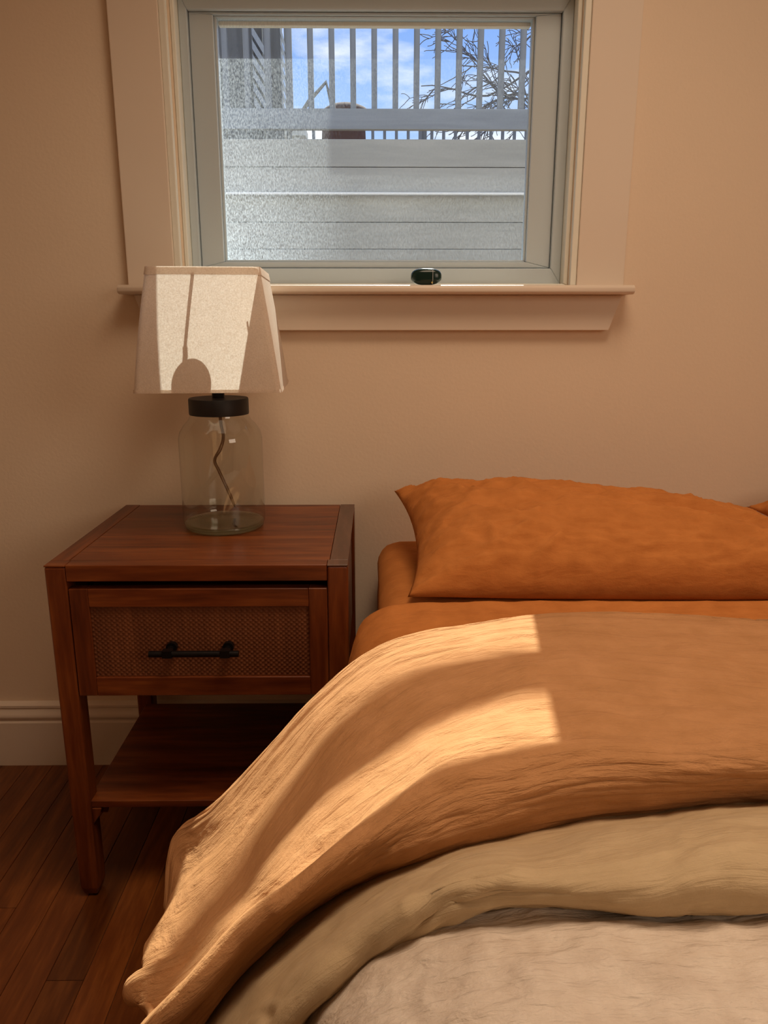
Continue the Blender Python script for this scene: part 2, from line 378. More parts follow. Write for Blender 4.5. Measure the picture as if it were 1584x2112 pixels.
dr = obj('drawer', (lambda b: (bx(b, (-.4815, NY0+.022, .395), (-.0785, NY1-.04, .545)), b)[1])(bmesh.new()), M_woodX, ns)
DX0, DX1, DZ0, DZ1, DY = -.4838, -.0772, .3865, .5705, NY0+.0015
def dpart(name, a, b, m): 
    o = box(name, a, b, m, None, .0009)
    o.parent = dr; o.location = -parent_world(dr); return o
dpart('drawer_stile', (DX0, DY, DZ0), (DX0+.0295, DY+.020, DZ1), M_woodZ)
dpart('drawer_stile', (DX1-.0295, DY, DZ0), (DX1, DY+.020, DZ1), M_woodZ)
dpart('drawer_rail', (DX0+.0297, DY, DZ1-.0305), (DX1-.0297, DY+.020, DZ1), M_woodX)
dpart('drawer_rail', (DX0+.0297, DY, DZ0), (DX1-.0297, DY+.020, DZ0+.0325), M_woodX)
# woven cane: a real over-under relief
bm = bmesh.new(); CX0, CX1, CZ0, CZ1 = DX0+.0297, DX1-.0297, DZ0+.0327, DZ1-.0307
nx, nz = 80*4, 31*4; g = []
for j in range(nz+1):
    row = []
    for i in range(nx+1):
        u, v = i/4*math.pi + .4, j/4*math.pi + .4
        h = .0010*max(math.sin(u)*math.sin(v), -.2) + .0004*abs(math.cos(u*.5))
        row.append(bm.verts.new((CX0+(CX1-CX0)*i/nx, DY+.0052-h, CZ0+(CZ1-CZ0)*j/nz)))
    g.append(row)
for j in range(nz):
    for i in range(nx): bm.faces.new((g[j][i], g[j][i+1], g[j+1][i+1], g[j+1][i]))
o = obj('cane_panel', bm, M_cane, None, smooth=True); o.parent = dr; o.location = -parent_world(dr)
# bar handle
bm = bmesh.new(); HY = DY-.026
tube(bm, [(-.357, HY, .4715), (-.2165, HY, .4715)], .0052, 14)
for hx in (-.328, -.2375):
    tube(bm, [(hx, DY+.0055, .4715), (hx, HY+.002, .4715)], .0048, 12)
    tube(bm, [(hx, DY+.0050, .4715), (hx, DY-.004, .4715)], .0090, 16)
    bx(bm, (hx-.0075, HY-.0058, .4665), (hx+.0075, HY+.0058, .4785))
o = obj('handle', bm, M_black, None, autosm=40); o.parent = dr; o.location = -parent_world(dr); o['label'] = 'black metal bar handle'
box('shelf', (NX0+LW-.006, NY0+.008, .174), (NX1-LW+.006, -.080, .187), M_woodX, ns, .001)
for xa, xb in ((NX0+LW-.004, NX0+LW+.014), (NX1-LW-.014, NX1-LW+.004)):
    bm = bmesh.new(); prism(bm, [(NY0+.0385,.1735),(NY0+.0385,.142),(NY0+.055,.155),(NY1-.055,.155),(NY1-.0365,.142),(NY1-.0365,.1735)], 0, xa, xb)
    obj('shelf_rail', bm, M_woodY, ns, bevel=.001, seg=1)
for xa, s in ((NX0+LW, 1), (NX1-LW, -1)):
    bm = bmesh.new(); prism(bm, [(xa, .1735), (xa+s*.016, .1735), (xa+s*.012, .160), (xa, .142)], 1, NY0+.006, NY0+.030)
    obj('shelf_bracket', bm, M_woodZ, ns, bevel=.001, seg=1)

# ================================================================== lamp
LX, LY, LZ = -.280, -.194, .6101
lamp = empty('table_lamp', (LX, LY, LZ), 'table lamp with a clear glass jar base and square tapered linen shade on the nightstand', 'lamp')
bm = bmesh.new()
lathe(bm, [(0,.007),(.055,.0065),(.070,.0065),(.0738,.012),(.0745,.020),(.0742,.165),(.0715,.177),(.0640,.189),(.0560,.1975),(.0520,.205),(.0515,.213)], (LX,LY,LZ), 72)
obj('glass_jar', bm, M_jar, lamp, smooth=True)
bm = bmesh.new()
lathe(bm, [(0,.0),(.064,.0),(.0705,.003),(.0725,.010),(.0700,.0125),(.055,.008),(.03,.0095),(0,.0115)], (LX,LY,LZ), 72)
obj('jar_bottom', bm, M_jarbase, lamp, smooth=True)['label'] = 'thick greenish glass bottom'
bm = bmesh.new(); lathe(bm, [(0,.208),(.0495,.2081),(.0525,.2085),(.0528,.211),(.0528,.2345),(.0518,.2368),(0,.2372)], (LX,LY,LZ), 64)
obj('jar_cap', bm, M_cap, lamp, autosm=40)['label'] = 'black round cap'
bm = bmesh.new(); lathe(bm, [(0,.2373),(.011,.2373),(.011,.262),(.0165,.264),(.0165,.318),(.0135,.323),(0,.323)], (LX,LY,LZ), 32)
obj('socket', bm, M_black, lamp, autosm=40)
bm = bmesh.new()
pr = [(.0001,.434-.009)]
cz = .390-.004
prof = [(0, cz+.0315)] + [(.0315*math.sin(a), cz+.0315*math.cos(a)) for a in [math.pi*k/24 for k in range(1, 20)]] + [(.013,.337),(.0128,.324),(0,.3235)]
lathe(bm, prof, (LX,LY,LZ), 40); obj('bulb', bm, mat('frosted_bulb', (.85,.83,.78), .4), lamp, smooth=True)
# cord inside the jar, black above then brown
bm = bmesh.new()
tube(bm, spline([(LX,LY,LZ+.2078),(LX+.001,LY,LZ+.190),(LX+.003,LY+.004,LZ+.165),(LX-.004,LY+.006,LZ+.145),(LX-.016,LY+.01,LZ+.122),(LX-.010,LY+.015,LZ+.100),(LX+.000,LY+.022,LZ+.070),(LX+.006,LY+.035,LZ+.045),(LX+.008,LY+.050,LZ+.028),(LX+.006,LY+.0700,LZ+.020)], 60), .0016, 8)
tube(bm, spline([(LX+.003,LY,LZ+.2078),(LX+.004,LY,LZ+.190),(LX+.006,LY+.004,LZ+.165),(LX-.001,LY+.006,LZ+.143),(LX-.0135,LY+.012,LZ+.122),(LX-.007,LY+.017,LZ+.100),(LX+.003,LY+.024,LZ+.070),(LX+.009,LY+.037,LZ+.045),(LX+.010,LY+.050,LZ+.028),(LX+.008,LY+.0700,LZ+.020)], 60), .0013, 8)
obj('cord', bm, mat('brown_cord', (.22,.12,.06), .4), lamp, smooth=True)
# shade: square, tapered, softly bellied sides
M_shade = fabric('shade_linen', (.80,.66,.53), (.73,.59,.47), wr=.05, sheen=.1)
def shade_mat():
    t = M_shade.node_tree; b = t.nodes['Principled BSDF']; o = t.nodes['Material Output']
    tr = t.nodes.new('ShaderNodeBsdfTranslucent'); tr.inputs[0].default_value = (.86,.76,.65,1)
    q = NB(M_shade); f = q.noise(q.coord((1,1,1)), 420, 3, .7); cr_ = q.ramp(f, [(.35, (.62,.52,.42)), (.65, (.88,.79,.69))]); q.l(cr_, tr.inputs[0])
    ms = t.nodes.new('ShaderNodeMixShader'); ms.inputs[0].default_value = .42
    t.links.new(b.outputs[0], ms.inputs[1]); t.links.new(tr.outputs[0], ms.inputs[2]); t.links.new(ms.outputs[0], o.inputs[0])
shade_mat()
SZ0, SZ1 = .867, 1.0625; SCX, SCY = -.2785, -.205
def shade_ring(z, off=0.0, n=14, cut=.010):
    t = (SZ1 - z)/(SZ1 - SZ0); hw = .0895 + (.1185-.0895)*t + .001*math.sin(math.pi*t) + off; hd = .100 + (.116-.100)*t + .005*math.sin(math.pi*t) + off
    pts = []
    for sx, sy in ((-1,-1),(1,-1),(1,1),(-1,1)):
        a0 = {(-1,-1):180,(1,-1):270,(1,1):0,(-1,1):90}[(sx,sy)]
        for k in range(5):
            a = R_(a0 + 90*k/4); X_, Y_ = sx*(hw-cut) + cut*math.cos(a), sy*(hd-cut) + cut*math.sin(a)
            c5, s5 = math.cos(R_(3.5)), math.sin(R_(3.5)); pts.append((SCX + X_*c5 - Y_*s5, SCY + X_*s5 + Y_*c5, z))
    return pts
def shade_band(name, z0, z1, off, m, n, thick=0):
    b = bmesh.new(); rings = []
    for j in range(n+1): rings.append([b.verts.new(p) for p in shade_ring(z0 + (z1-z0)*j/n, off)])
    for A, B in zip(rings, rings[1:]):
        L = len(A)
        for k in range(L): b.faces.new((A[k], A[(k+1)%L], B[(k+1)%L], B[k]))
    o = obj(name, b, m, lamp, autosm=50)
    if thick: s = o.modifiers.new('t', 'SOLIDIFY'); s.thickness = thick; s.offset = 0
    return o
shade_band('lamp_shade', SZ0, SZ1, 0, M_shade, 18)
shade_band('shade_binding', SZ1-.012, SZ1+.0004, .0009, M_shade, 2)
shade_band('shade_binding', SZ0-.0004, SZ0+.005, .0009, M_shade, 1)
# wire rim and the bar the shade hangs on, with its knob
bm = bmesh.new()
tube(bm, [(SCX-.008, SCY-.0985, SZ1-.007), (SCX-.008, SCY+.0985, SZ1-.007)], .0021, 8)
bx(bm, (SCX-.0105, SCY-.098, SZ1-.0080), (SCX-.0055, SCY+.098, SZ1-.0060))
tube(bm, [(SCX-.008, LY, SZ1-.007), (SCX-.008, LY, SZ1-.022)], .004, 10)
tube(bm, spline([(SCX+.110, SCY-.04, SZ0+.004), (SCX+.098, SCY-.03, SZ0+.09), (SCX+.086, SCY-.02, SZ1-.004)], 12), .0014, 6)
obj('shade_wire', bm, M_black, lamp)

# ================================================================== little dark case on the window stool
peb = empty('case', (.0985, -.030, 1.0472), 'small glossy dark green rounded case sitting on the window sill', 'case')
bm = bmesh.new(); bmesh.ops.create_icosphere(bm, subdivisions=5, radius=1)
for v_ in bm.verts:
    p = v_.co; q = 2.7
    k = (abs(p.x)**q + abs(p.y)**q + abs(p.z)**q)**(-1/q); v_.co = Vector((p.x*k*.0295, p.y*k*.0125, p.z*k*.0155)) + Vector((.0985, -.030, 1.0628))
obj('case_body', bm, mat('dark_green_gloss', (.006,.022,.018), .18), peb, smooth=True)
bm = bmesh.new(); bmesh.ops.create_icosphere(bm, subdivisions=2, radius=.0020)
bmesh.ops.translate(bm, verts=bm.verts, vec=(.109, -.0418, 1.0515)); obj('stud', bm, mat('brass', (.7,.55,.2), .3, 1.0), peb, smooth=True)
bm = bmesh.new(); pts = []
for k in range(25):
    a = math.pi*2*k/24; c_, s_ = math.cos(a), math.sin(a); q = 2.7; x0 = .012/.0295
    r = ((1 - x0**q)/(abs(c_)**q + abs(s_)**q))**(1/q)
    pts.append((.0985+.012, -.030 + r*c_*.01265, 1.0628 + r*s_*.01565))
tube(bm, pts, .0004, 5); obj('seam', bm, M_lath, peb)

# ================================================================== bed
bf = empty('bed', (.76, -1.03, 0), 'low dark wooden bed base under the mattress, hidden by the bedding', 'bed')
M_bf = wood('bed_frame_wood', (.05,.02,.01), (.08,.03,.015), (.12,.05,.02), 1)
box('platform', (.03, -2.04, .17), (1.50, -.03, .262), M_bf, bf, .004)
for x in (.06, 1.42):
    for y in (-2.0, -.10): box('leg', (x, y, 0), (x+.05, y+.05, .171), M_bf, bf, .002)
# mattress in a fitted rust sheet: rounded box with slightly uneven sides
def soft_box(x0, x1, y0, y1, z0, z1, r, nx, ny, nz_, amp, seed):
    b = bmesh.new(); bx(b, (x0,y0,z0), (x1,y1,z1)); bmesh.ops.bevel(b, geom=list(b.edges), offset=r, segments=5, affect='EDGES', profile=.5)
    bmesh.ops.subdivide_edges(b, edges=[e for e in b.edges if e.calc_length() > .15], cuts=14, use_grid_fill=True)
    b.normal_update()
    for v_ in b.verts: v_.co += v_.normal*amp*fbm(v_.co.x*6, v_.co.y*6+seed, v_.co.z*6)
    return b
mb_ = soft_box(.004, 1.52, -2.04, -.022, .271, .540, .045, 0,0,0, .004, 3)
for v_ in mb_.verts:                                    # sunk under the weight of the bedding
    t = max(0, min(1, (-.52 - v_.co.y)/.3)); t = t*t*(3-2*t); up = max(0, (v_.co.z - .30)/.24)
    v_.co.z -= t*up*(.050 + .045*max(0, min(1, (.14 - v_.co.x)/.14))); v_.co.x += t*.03*max(0, 1 - v_.co.x/.3)
tag(obj('mattress', mb_, M_rustp, smooth=True), 'mattress in a fitted rust orange sheet, its corner showing left of the large pillow', 'mattress')

# --- flat sheet: lies over the mattress ahead of the pillow and hangs down its left side
def sheet():
    b = bmesh.new(); rows = []
    prof = [(1.50,.5485),(1.2,.5487),(.9,.5487),(.6,.549),(.4,.5495),(.25,.549),(.12,.549),(.05,.547),(.012,.541),(-.018,.520),(-.030,.490),(-.036,.455),(-.041,.415),(-.046,.36),(-.050,.31)]
    P = spline([(x_, 0, z_) for x_, z_ in prof], 150); ny = 90
    for j in range(ny+1):
        t = j/ny; y = -.432 - .33*t; row = []
        for i, p in enumerate(P):
            hang = max(0, min(1, (.55 - p.z)/.2))
            yy = y - .012*(1-t) + .006*fbm(p.x*5, 3.3, 1)*(1-t)
            x = p.x - hang*(.012*math.sin(yy*22) + .016*fbm(yy*9, p.z*3, 7)) - hang*.005*t
            z = p.z - .035*t*t + .0025*fbm(p.x*16, yy*22, 2) + (.004*math.exp(-((t-.02)/.03)**2))
            row.append(b.verts.new((x, yy, z)))
        rows.append(row)
    for A, B in zip(rows, rows[1:]):
        for i in range(len(A)-1): b.faces.new((A[i], A[i+1], B[i+1], B[i]))
    o = obj('flat_sheet', b, M_rustp, smooth=True); s = o.modifiers.new('t', 'SOLIDIFY'); s.thickness = .004; s.offset = 0
    return tag(o, 'rust orange flat sheet between the pillow and the folded blanket, hanging over the mattress edge', 'sheet')
sheet()

# --- lofted bedding
RUST = [
 [(0.530,-0.606,0.580),(0.414,-0.593,0.582),(0.243,-0.584,0.580),(0.147,-0.601,0.578),(0.054,-0.628,0.572),(-0.013,-0.654,0.555),(-0.070,-0.695,0.522),(-0.119,-0.731,0.480),(-0.157,-0.760,0.443),(-0.186,-0.776,0.415),(-0.212,-0.771,0.390),(-0.242,-0.758,0.355),(-0.241,-0.810,0.320) ],
 [(0.447,-0.769,0.592),(0.345,-0.739,0.590),(0.233,-0.696,0.580),(0.159,-0.700,0.576),(0.065,-0.716,0.561),(0.001,-0.740,0.540),(-0.049,-0.771,0.511),(-0.095,-0.817,0.469),(-0.125,-0.849,0.439),(-0.145,-0.875,0.415),(-0.169,-0.897,0.395),(-0.198,-0.919,0.372),(-0.227,-0.925,0.352) ],
 [(0.401,-0.859,0.590),(0.311,-0.831,0.586),(0.219,-0.808,0.580),(0.140,-0.815,0.574),(0.069,-0.832,0.558),(0.012,-0.856,0.536),(-0.038,-0.882,0.512),(-0.075,-0.908,0.487),(-0.101,-0.931,0.467),(-0.125,-0.938,0.440),(-0.146,-0.955,0.425),(-0.178,-0.972,0.395),(-0.223,-0.966,0.362) ],
 [(0.363,-0.936,0.588),(0.286,-0.921,0.584),(0.202,-0.908,0.580),(0.131,-0.916,0.573),(0.069,-0.924,0.566),(0.024,-0.942,0.549),(-0.016,-0.962,0.530),(-0.051,-0.982,0.512),(-0.079,-0.996,0.497),(-0.101,-1.000,0.482),(-0.126,-1.009,0.462),(-0.158,-1.027,0.430),(-0.193,-1.033,0.395) ],
 [(0.367,-0.934,0.560),(0.283,-0.936,0.557),(0.197,-0.936,0.553),(0.127,-0.946,0.545),(0.070,-0.959,0.535),(0.028,-0.966,0.520),(-0.007,-0.967,0.502),(-0.038,-0.971,0.485),(-0.070,-0.972,0.460),(-0.097,-0.987,0.442),(-0.120,-0.996,0.425),(-0.151,-1.018,0.400),(-0.195,-1.030,0.350) ],
 [(0.389,-0.902,0.515),(0.298,-0.908,0.513),(0.210,-0.915,0.508),(0.131,-0.933,0.502),(0.077,-0.943,0.493),(0.034,-0.939,0.478),(-0.005,-0.930,0.460),(-0.052,-0.934,0.437),(-0.096,-0.946,0.413),(-0.123,-0.959,0.395),(-0.143,-0.977,0.380),(-0.167,-0.999,0.360),(-0.188,-1.036,0.325) ],
]
BEIGE = [
 [(0.389,-0.902,0.515),(0.347,-0.905,0.515),(0.307,-0.909,0.515),(0.263,-0.913,0.513),(0.209,-0.918,0.510),(0.155,-0.928,0.505),(0.108,-0.937,0.498),(0.071,-0.938,0.490),(0.034,-0.935,0.475),(-0.006,-0.925,0.453),(-0.053,-0.925,0.425),(-0.097,-0.937,0.400),(-0.134,-0.958,0.375),(-0.159,-0.994,0.355) ],
 [(0.344,-0.983,0.554),(0.307,-0.984,0.554),(0.271,-0.989,0.553),(0.230,-0.998,0.552),(0.181,-1.009,0.551),(0.134,-1.019,0.547),(0.095,-1.012,0.542),(0.062,-1.015,0.534),(0.034,-1.019,0.522),(0.003,-1.022,0.506),(-0.029,-1.023,0.482),(-0.065,-1.025,0.454),(-0.095,-1.037,0.432),(-0.120,-1.053,0.402) ],
 [(0.305,-1.051,0.585),(0.272,-1.053,0.588),(0.243,-1.060,0.584),(0.204,-1.072,0.582),(0.160,-1.079,0.580),(0.119,-1.084,0.579),(0.084,-1.080,0.580),(0.057,-1.078,0.573),(0.034,-1.078,0.560),(0.008,-1.080,0.545),(-0.017,-1.081,0.522),(-0.047,-1.088,0.500),(-0.070,-1.093,0.475),(-0.094,-1.103,0.440) ],
 [(0.286,-1.090,0.585),(0.255,-1.091,0.588),(0.228,-1.096,0.588),(0.197,-1.100,0.583),(0.156,-1.094,0.578),(0.118,-1.090,0.576),(0.085,-1.088,0.573),(0.060,-1.084,0.566),(0.037,-1.082,0.552),(0.014,-1.084,0.536),(-0.012,-1.085,0.515),(-0.040,-1.094,0.495),(-0.063,-1.099,0.472),(-0.085,-1.106,0.435) ],
 [(0.287,-1.093,0.563),(0.256,-1.094,0.563),(0.232,-1.096,0.563),(0.208,-1.098,0.562),(0.160,-1.089,0.560),(0.119,-1.083,0.560),(0.092,-1.080,0.557),(0.064,-1.084,0.552),(0.041,-1.079,0.540),(0.018,-1.075,0.525),(-0.008,-1.076,0.507),(-0.036,-1.085,0.487),(-0.058,-1.094,0.465),(-0.078,-1.106,0.430) ],
]

v_len = .45
def loft(name, rows_, n_u, n_v, m, disp, thick, right_x, hem=None, hide_back=None, front_tuck=None):
    G = [[Vector(p) for p in r] for r in rows_]
    for r in G:
        sl = max(-.12, min(.02, (r[0].y - r[2].y)/max(.05, r[0].x - r[2].x))); X0, Y0, Z0 = r[0]
        r[:0] = [Vector((X, Y0 + sl*min(.3, X-X0), Z0)) for X in (right_x, X0+.78, X0+.52, X0+.32, X0+.18, X0+.08)]
        if hem:
            a, bb = r[-2], r[-1]; d = (bb - a).normalized()
            r.append(bb + d*hem*.4 + Vector((.002, .001, -.006))); r.append(bb + d*hem*.2 + Vector((.014, .003, -.018)))
    if hide_back: G = [[p + Vector(h) for p in G[0]] for h in hide_back] + G
    if front_tuck: G = G + [[p + Vector(h) for p in G[-1]] for h in front_tuck]
    # columns first along u, then across v
    U = [spline(r, n_u) for r in G]
    cols = [spline([U[j][i] for j in range(len(U))], n_v) for i in range(n_u+1)]
    b = bmesh.new(); vs = [[b.verts.new(c_[j]) for c_ in cols] for j in range(n_v+1)]
    for j in range(n_v):
        for i in range(n_u): b.faces.new((vs[j][i], vs[j][i+1], vs[j+1][i+1], vs[j+1][i]))
    bmesh.ops.recalc_face_normals(b, faces=b.faces); b.normal_update()
    nr = {v_: v_.normal.copy() for v_ in b.verts}
    mid = vs[n_v//2][n_u//4]; sg = 1 if nr[mid].z > 0 else -1
    # running length of each column, for noise that follows the cloth
    s_u = [0.0]
    for i in range(n_u): s_u.append(s_u[-1] + (cols[i+1][n_v//2] - cols[i][n_v//2]).length)
    for i in range(n_u+1):
        s_v = 0.0
        for j in range(n_v+1):
            if j: s_v += (cols[i][j] - cols[i][j-1]).length
            vs[j][i].co += sg*nr[vs[j][i]]*disp(s_u[i], j/n_v*v_len, i/n_u, j/n_v, cols[i][j])
    uv = b.loops.layers.uv.new('UVMap'); idx = {vs[j][i]: (s_u[i], j/n_v*v_len) for j in range(n_v+1) for i in range(n_u+1)}
    for f in b.faces:
        for l_ in f.loops: l_[uv].uv = idx[l_.vert]
    o = obj(name, b, m, smooth=True)
    if thick: s = o.modifiers.new('t', 'SOLIDIFY'); s.thickness = thick; s.offset = -sg if False else 0
    return o
def d_rust(u, v, fu, fv, p):
    left = max(0.0, min(1.0, (.10 - p.x)/.22)); tail = max(0, min(1, (-.12 - p.x)/.10))
    w_ = .0030*ridge(u*2.6, v*26, 1.7)*(.3+.7*left) + .0024*fbm(u*7, v*60, 4) + .0014*ridge(u*11+fbm(u*4,v*4,1), v*120, 6)   # creases that run along the fold
    w_ += .0030*fbm(u*4.2, v*7, 9) + .0005*fbm(u*45, v*60, 5)
    w_ += tail*(.0045*math.sin(v*120 + 1.0*fbm(u*2, v*2, 2)) + .002*math.sin(v*230+1))
    lf = max(0, min(1, (.06 - p.x)/.12))
    w_ += lf*(.007*math.exp(-((fv-.615)/.018)**2) - .013*math.exp(-((fv-.56)/.028)**2) + .004*math.exp(-((fv-.50)/.02)**2) - .005*math.exp(-((fv-.44)/.02)**2)*tail)
    w_ *= max(0, min(1, (.985-fu)*14))
    return w_
bl = loft('blanket', RUST, 340, 230, M_rust, d_rust, .005, 1.50, hem=.018, hide_back=[(.0,.055,-.030), (0,.030,-.012), (0,.008,-.002)], front_tuck=[(0,.03,-.008),(0,.10,-.012)])
tag(bl, 'rust orange linen blanket folded back across the bed, sunlit, its corner hanging at left', 'blanket')
def d_beige(u, v, fu, fv, p):
    cr_ = math.exp(-((fv-.50)/.16)**2)
    w_ = .0050*fbm(u*5, v*9, 3) + .0022*ridge(u*9, v*26, 8) + .0011*fbm(u*40, v*46, 5) + cr_*.0035*ridge(u*11 + 3*fbm(u*3, v*3), v*24 - u*5, 12)
    return w_
dv = loft('duvet', BEIGE, 300, 120, M_beige, d_beige, .006, 1.50, hem=.04, hide_back=[(0,.12,-.012), (0,.05,-.006)], front_tuck=[(0,.020,-.010),(0,.07,-.014)])
tag(dv, 'plain beige duvet with a thick rolled fold, lying between the rust blanket and pale cover', 'duvet')
def cover():
    b = bmesh.new(); rows = []; nx_, ny_ = 300, 170
    prof = [(1.50,.552),(1.2,.556),(.9,.558),(.6,.558),(.4,.557),(.25,.556),(.14,.553),(.07,.546),(.02,.530),(-.02,.505),(-.05,.470),(-.075,.425),(-.09,.37),(-.10,.31),(-.105,.25)]
    P = spline([(x_, 0, z_) for x_, z_ in prof], nx_)
    for j in range(ny_+1):
        t = j/ny_; row = []
        for i, p in enumerate(P):
            y = -1.045 - 1.045*t; hang = max(0, min(1, (.55 - p.z)/.12))
            front = -1.10 + .02*hang if p.x > 0 else -1.10
            puff = .013*(1 - math.exp(-max(0, (-1.090 - y))/.015)) - .010
            c_ = .0045*fbm(p.x*6, y*6, 2) + .0040*ridge(p.x*7 + 2*fbm(p.x*2, y*2, 6), y*9, 5)*.8 + .0030*ridge(p.x*16 + fbm(p.x*9, y*9, 3), y*30, 3) + .0020*fbm(p.x*34, y*46, 1)
            foot = max(0, (t-.93)/.07)
            row.append(b.verts.new((p.x - .01*hang*math.sin(y*18), y, p.z + puff*(1-.4*hang) + c_ - .12*foot*foot)))
        rows.append(row)
    for A, B in zip(rows, rows[1:]):
        for i in range(len(A)-1): b.faces.new((A[i], A[i+1], B[i+1], B[i]))
    o = obj('bed_cover', b, M_linen, smooth=True); s = o.modifiers.new('t', 'SOLIDIFY'); s.thickness = .008; s.offset = -1
    return tag(o, 'pale oatmeal linen bed cover with fine wrinkles, nearest the camera at the bottom right', 'bed cover')
cover()

# --- pillows
def pillow(name, corners, T, seed, label, crumple=1.0):
    """corners: front-left, front-right, back-right, back-left of the seam; puffed both ways"""
    FL, FR, BR, BL = [Vector(c_) for c_ in corners]; n, m_ = 150, 100; b = bmesh.new()
    ex = ((FR-FL)+(BR-BL)).normalized(); ey = ((BL-FL)+(BR-FR)).normalized(); nrm = ex.cross(ey).normalized()
    def surf(side):
        rows = []
        for j in range(m_+1):
            v_ = -1 + 2*j/m_; row = []
            for i in range(n+1):
                u = -1 + 2*i/n
                u2 = u*(1 - .075*(1 - abs(v_)**2.2)*abs(u)**4); v2 = v_*(1 - .05*(1 - abs(u)**3)*abs(v_)**4)
                s, t = (u2+1)/2, (v2+1)/2
                P0 = FL*(1-s)*(1-t) + FR*s*(1-t) + BR*s*t + BL*(1-s)*t
                prof = ((1-abs(u)**3.2)*(1-abs(v_)**2.6)); h = T*max(0, prof)**.56
                ed = 1 - max(abs(u), abs(v_))
                pk = math.exp(-max(0, ed)/.10)
                w_ = crumple*(.0085*ridge(s*7 + 1.4*fbm(s*3, t*3, seed), t*6, seed) + .004*fbm(s*13, t*12, seed+2) + .0038*ridge(s*14 + 2*fbm(s*4, t*4, 1), t*22, seed) + .0013*fbm(s*60, t*40, seed+5))*min(1, max(0, ed)*9)
                w_ += crumple*(.010 if abs(u) > abs(v_) else .003)*pk*math.sin((t if abs(u) > abs(v_) else s)*46 + seed)*min(1, max(0, ed)*14)
                if side > 0: q = P0 + nrm*(h*.80 + w_)
                else: q = P0 - nrm*(h*.34)
                row.append(q)
            rows.append(row)
        return rows
    top, bot = surf(1), surf(-1); VT = [[b.verts.new(p) for p in r] for r in top]; VB = []
    for j, r in enumerate(bot):
        VB.append([VT[j][i] if (j in (0, m_) or i in (0, n)) else b.verts.new(p) for i, p in enumerate(r)])
    for V in (VT, VB):
        for j in range(m_):
            for i in range(n):
                try: b.faces.new((V[j][i], V[j][i+1], V[j+1][i+1], V[j+1][i]))
                except ValueError: pass
    o = obj(name, b, M_rustp, smooth=True)
    return tag(o, label, 'pillow')
pillow('pillow', [(.050,-.428,.556), (.800,-.43,.556), (.750,-.14,.568), (.036,-.10,.656)], .120, 1.3, 'large rust orange pillow at the head of the bed, fully in view')
pillow('pillow', [(.835,-.40,.556), (1.49,-.42,.556), (1.49,-.08,.64), (.755,-.065,.613)], .105, 5.1, 'rust orange pillow peeking in at the right edge behind the large pillow')

# ================================================================== outside the window
tag(box('trim_9', (XL-.6, .16, 1.575), (XR+.6, .175, 3.2), M_siding, bevel=0), kind='structure')
tag(box('ground', (-5, .16, .70), (6, 1.99, .75), M_soil, bevel=0), 'bare soil floor of the sunken well outside the window', 'ground', kind='structure')
tag(box('raised_ground', (-8, 2.05, 1.55), (10, 26, 1.66), M_soil, bevel=0), 'raised ground behind the board retaining wall', 'ground', kind='structure')
rw = empty('retaining_wall', (0, 2.0, .75), 'weathered grey retaining wall of wide horizontal boards seen through the lower pane', 'retaining wall')
zb = 1.742
for k in range(9):
    h = .1105
    bm = bmesh.new(); bx(bm, (-3.2, 2.0 + .002*(k % 2), zb-h), (3.6, 2.038, zb-.0005)); obj('board', bm, M_out, rw, bevel=.0012, seg=1); zb -= .1125
for px_ in (-2.0, -.9, .95, 2.1): box('post', (px_, 2.039, .75), (px_+.09, 2.049, 1.70), M_outz, rw, .002)
o = tag(box('strip', (-1.15, 1.965, 1.5135), (1.10, 1.9985, 1.5235), mat('white_strip', (.85,.86,.88), .4), bevel=.002), 'thin white strip running along the grey retaining wall', 'strip')
# slatted railing (tall uprights on a deep bottom beam)
ra = empty('slat_screen', (.2, 3.3, 1.66), 'grey timber screen of tall evenly spaced upright slats against the sky', 'screen')
box('bottom_beam', (-2.3, 3.285, 2.070), (3.2, 3.325, 2.181), M_out, ra, .003)
box('top_beam', (-2.3, 3.28, 3.00), (3.2, 3.33, 3.09), M_out, ra, .003)
sm = None
for k in range(-11, 22):
    x = -.371 + .1231*k
    if sm is None:
        o = box('slat', (x-.0165, 3.327, 2.09), (x+.0165, 3.360, 3.04), M_outz, ra, .002); sm, sx0 = o, x
    else:
        o = link(sm.copy()); o.location = sm.location + Vector((x - sx0, 0, 0))
for x in (-2.25, -.98, 3.1): box('post', (x-.04, 3.362, 1.66), (x+.04, 3.44, 3.05), M_outz, ra, .003)
# dark privacy wall at the left behind the slats, with diagonal lattice slats, sunlight put into their pale colour
gw = empty('board_wall', (-1.2, 3.7, 1.66), 'dark grey upright board wall behind the slats at the left of the window view', 'wall')
x = -2.6
while x < -.60:
    box('board', (x, 3.62+.006*random.random(), 1.66), (x+.116, 3.66, 3.3), M_outz, gw, .003); x += .12
lt = empty('lattice', (-.65, 3.55, 2.1), 'diagonal laths coloured pale as stripes of sunlight between the slats at the left', 'lattice')
for x0, x1, z0, z1, nn in ((-.735, -.665, 2.20, 2.66, 6), (-.565, -.538, 2.20, 2.66, 7)):
    for k in range(nn):
        zc = z0 + (z1-z0)*k/nn
        bm = bmesh.new(); prism(bm, [(x0, zc+.115), (x0, zc+.065), (x1, zc-.045), (x1, zc+.005)], 1, 3.55, 3.56)
        obj('lath', bm, M_lath, lt)
for x0 in (-.735, -.665, -.565, -.538): box('lattice_post', (x0-.006, 3.561, 1.66), (x0+.006, 3.60, 2.80), M_outz, lt, .001)
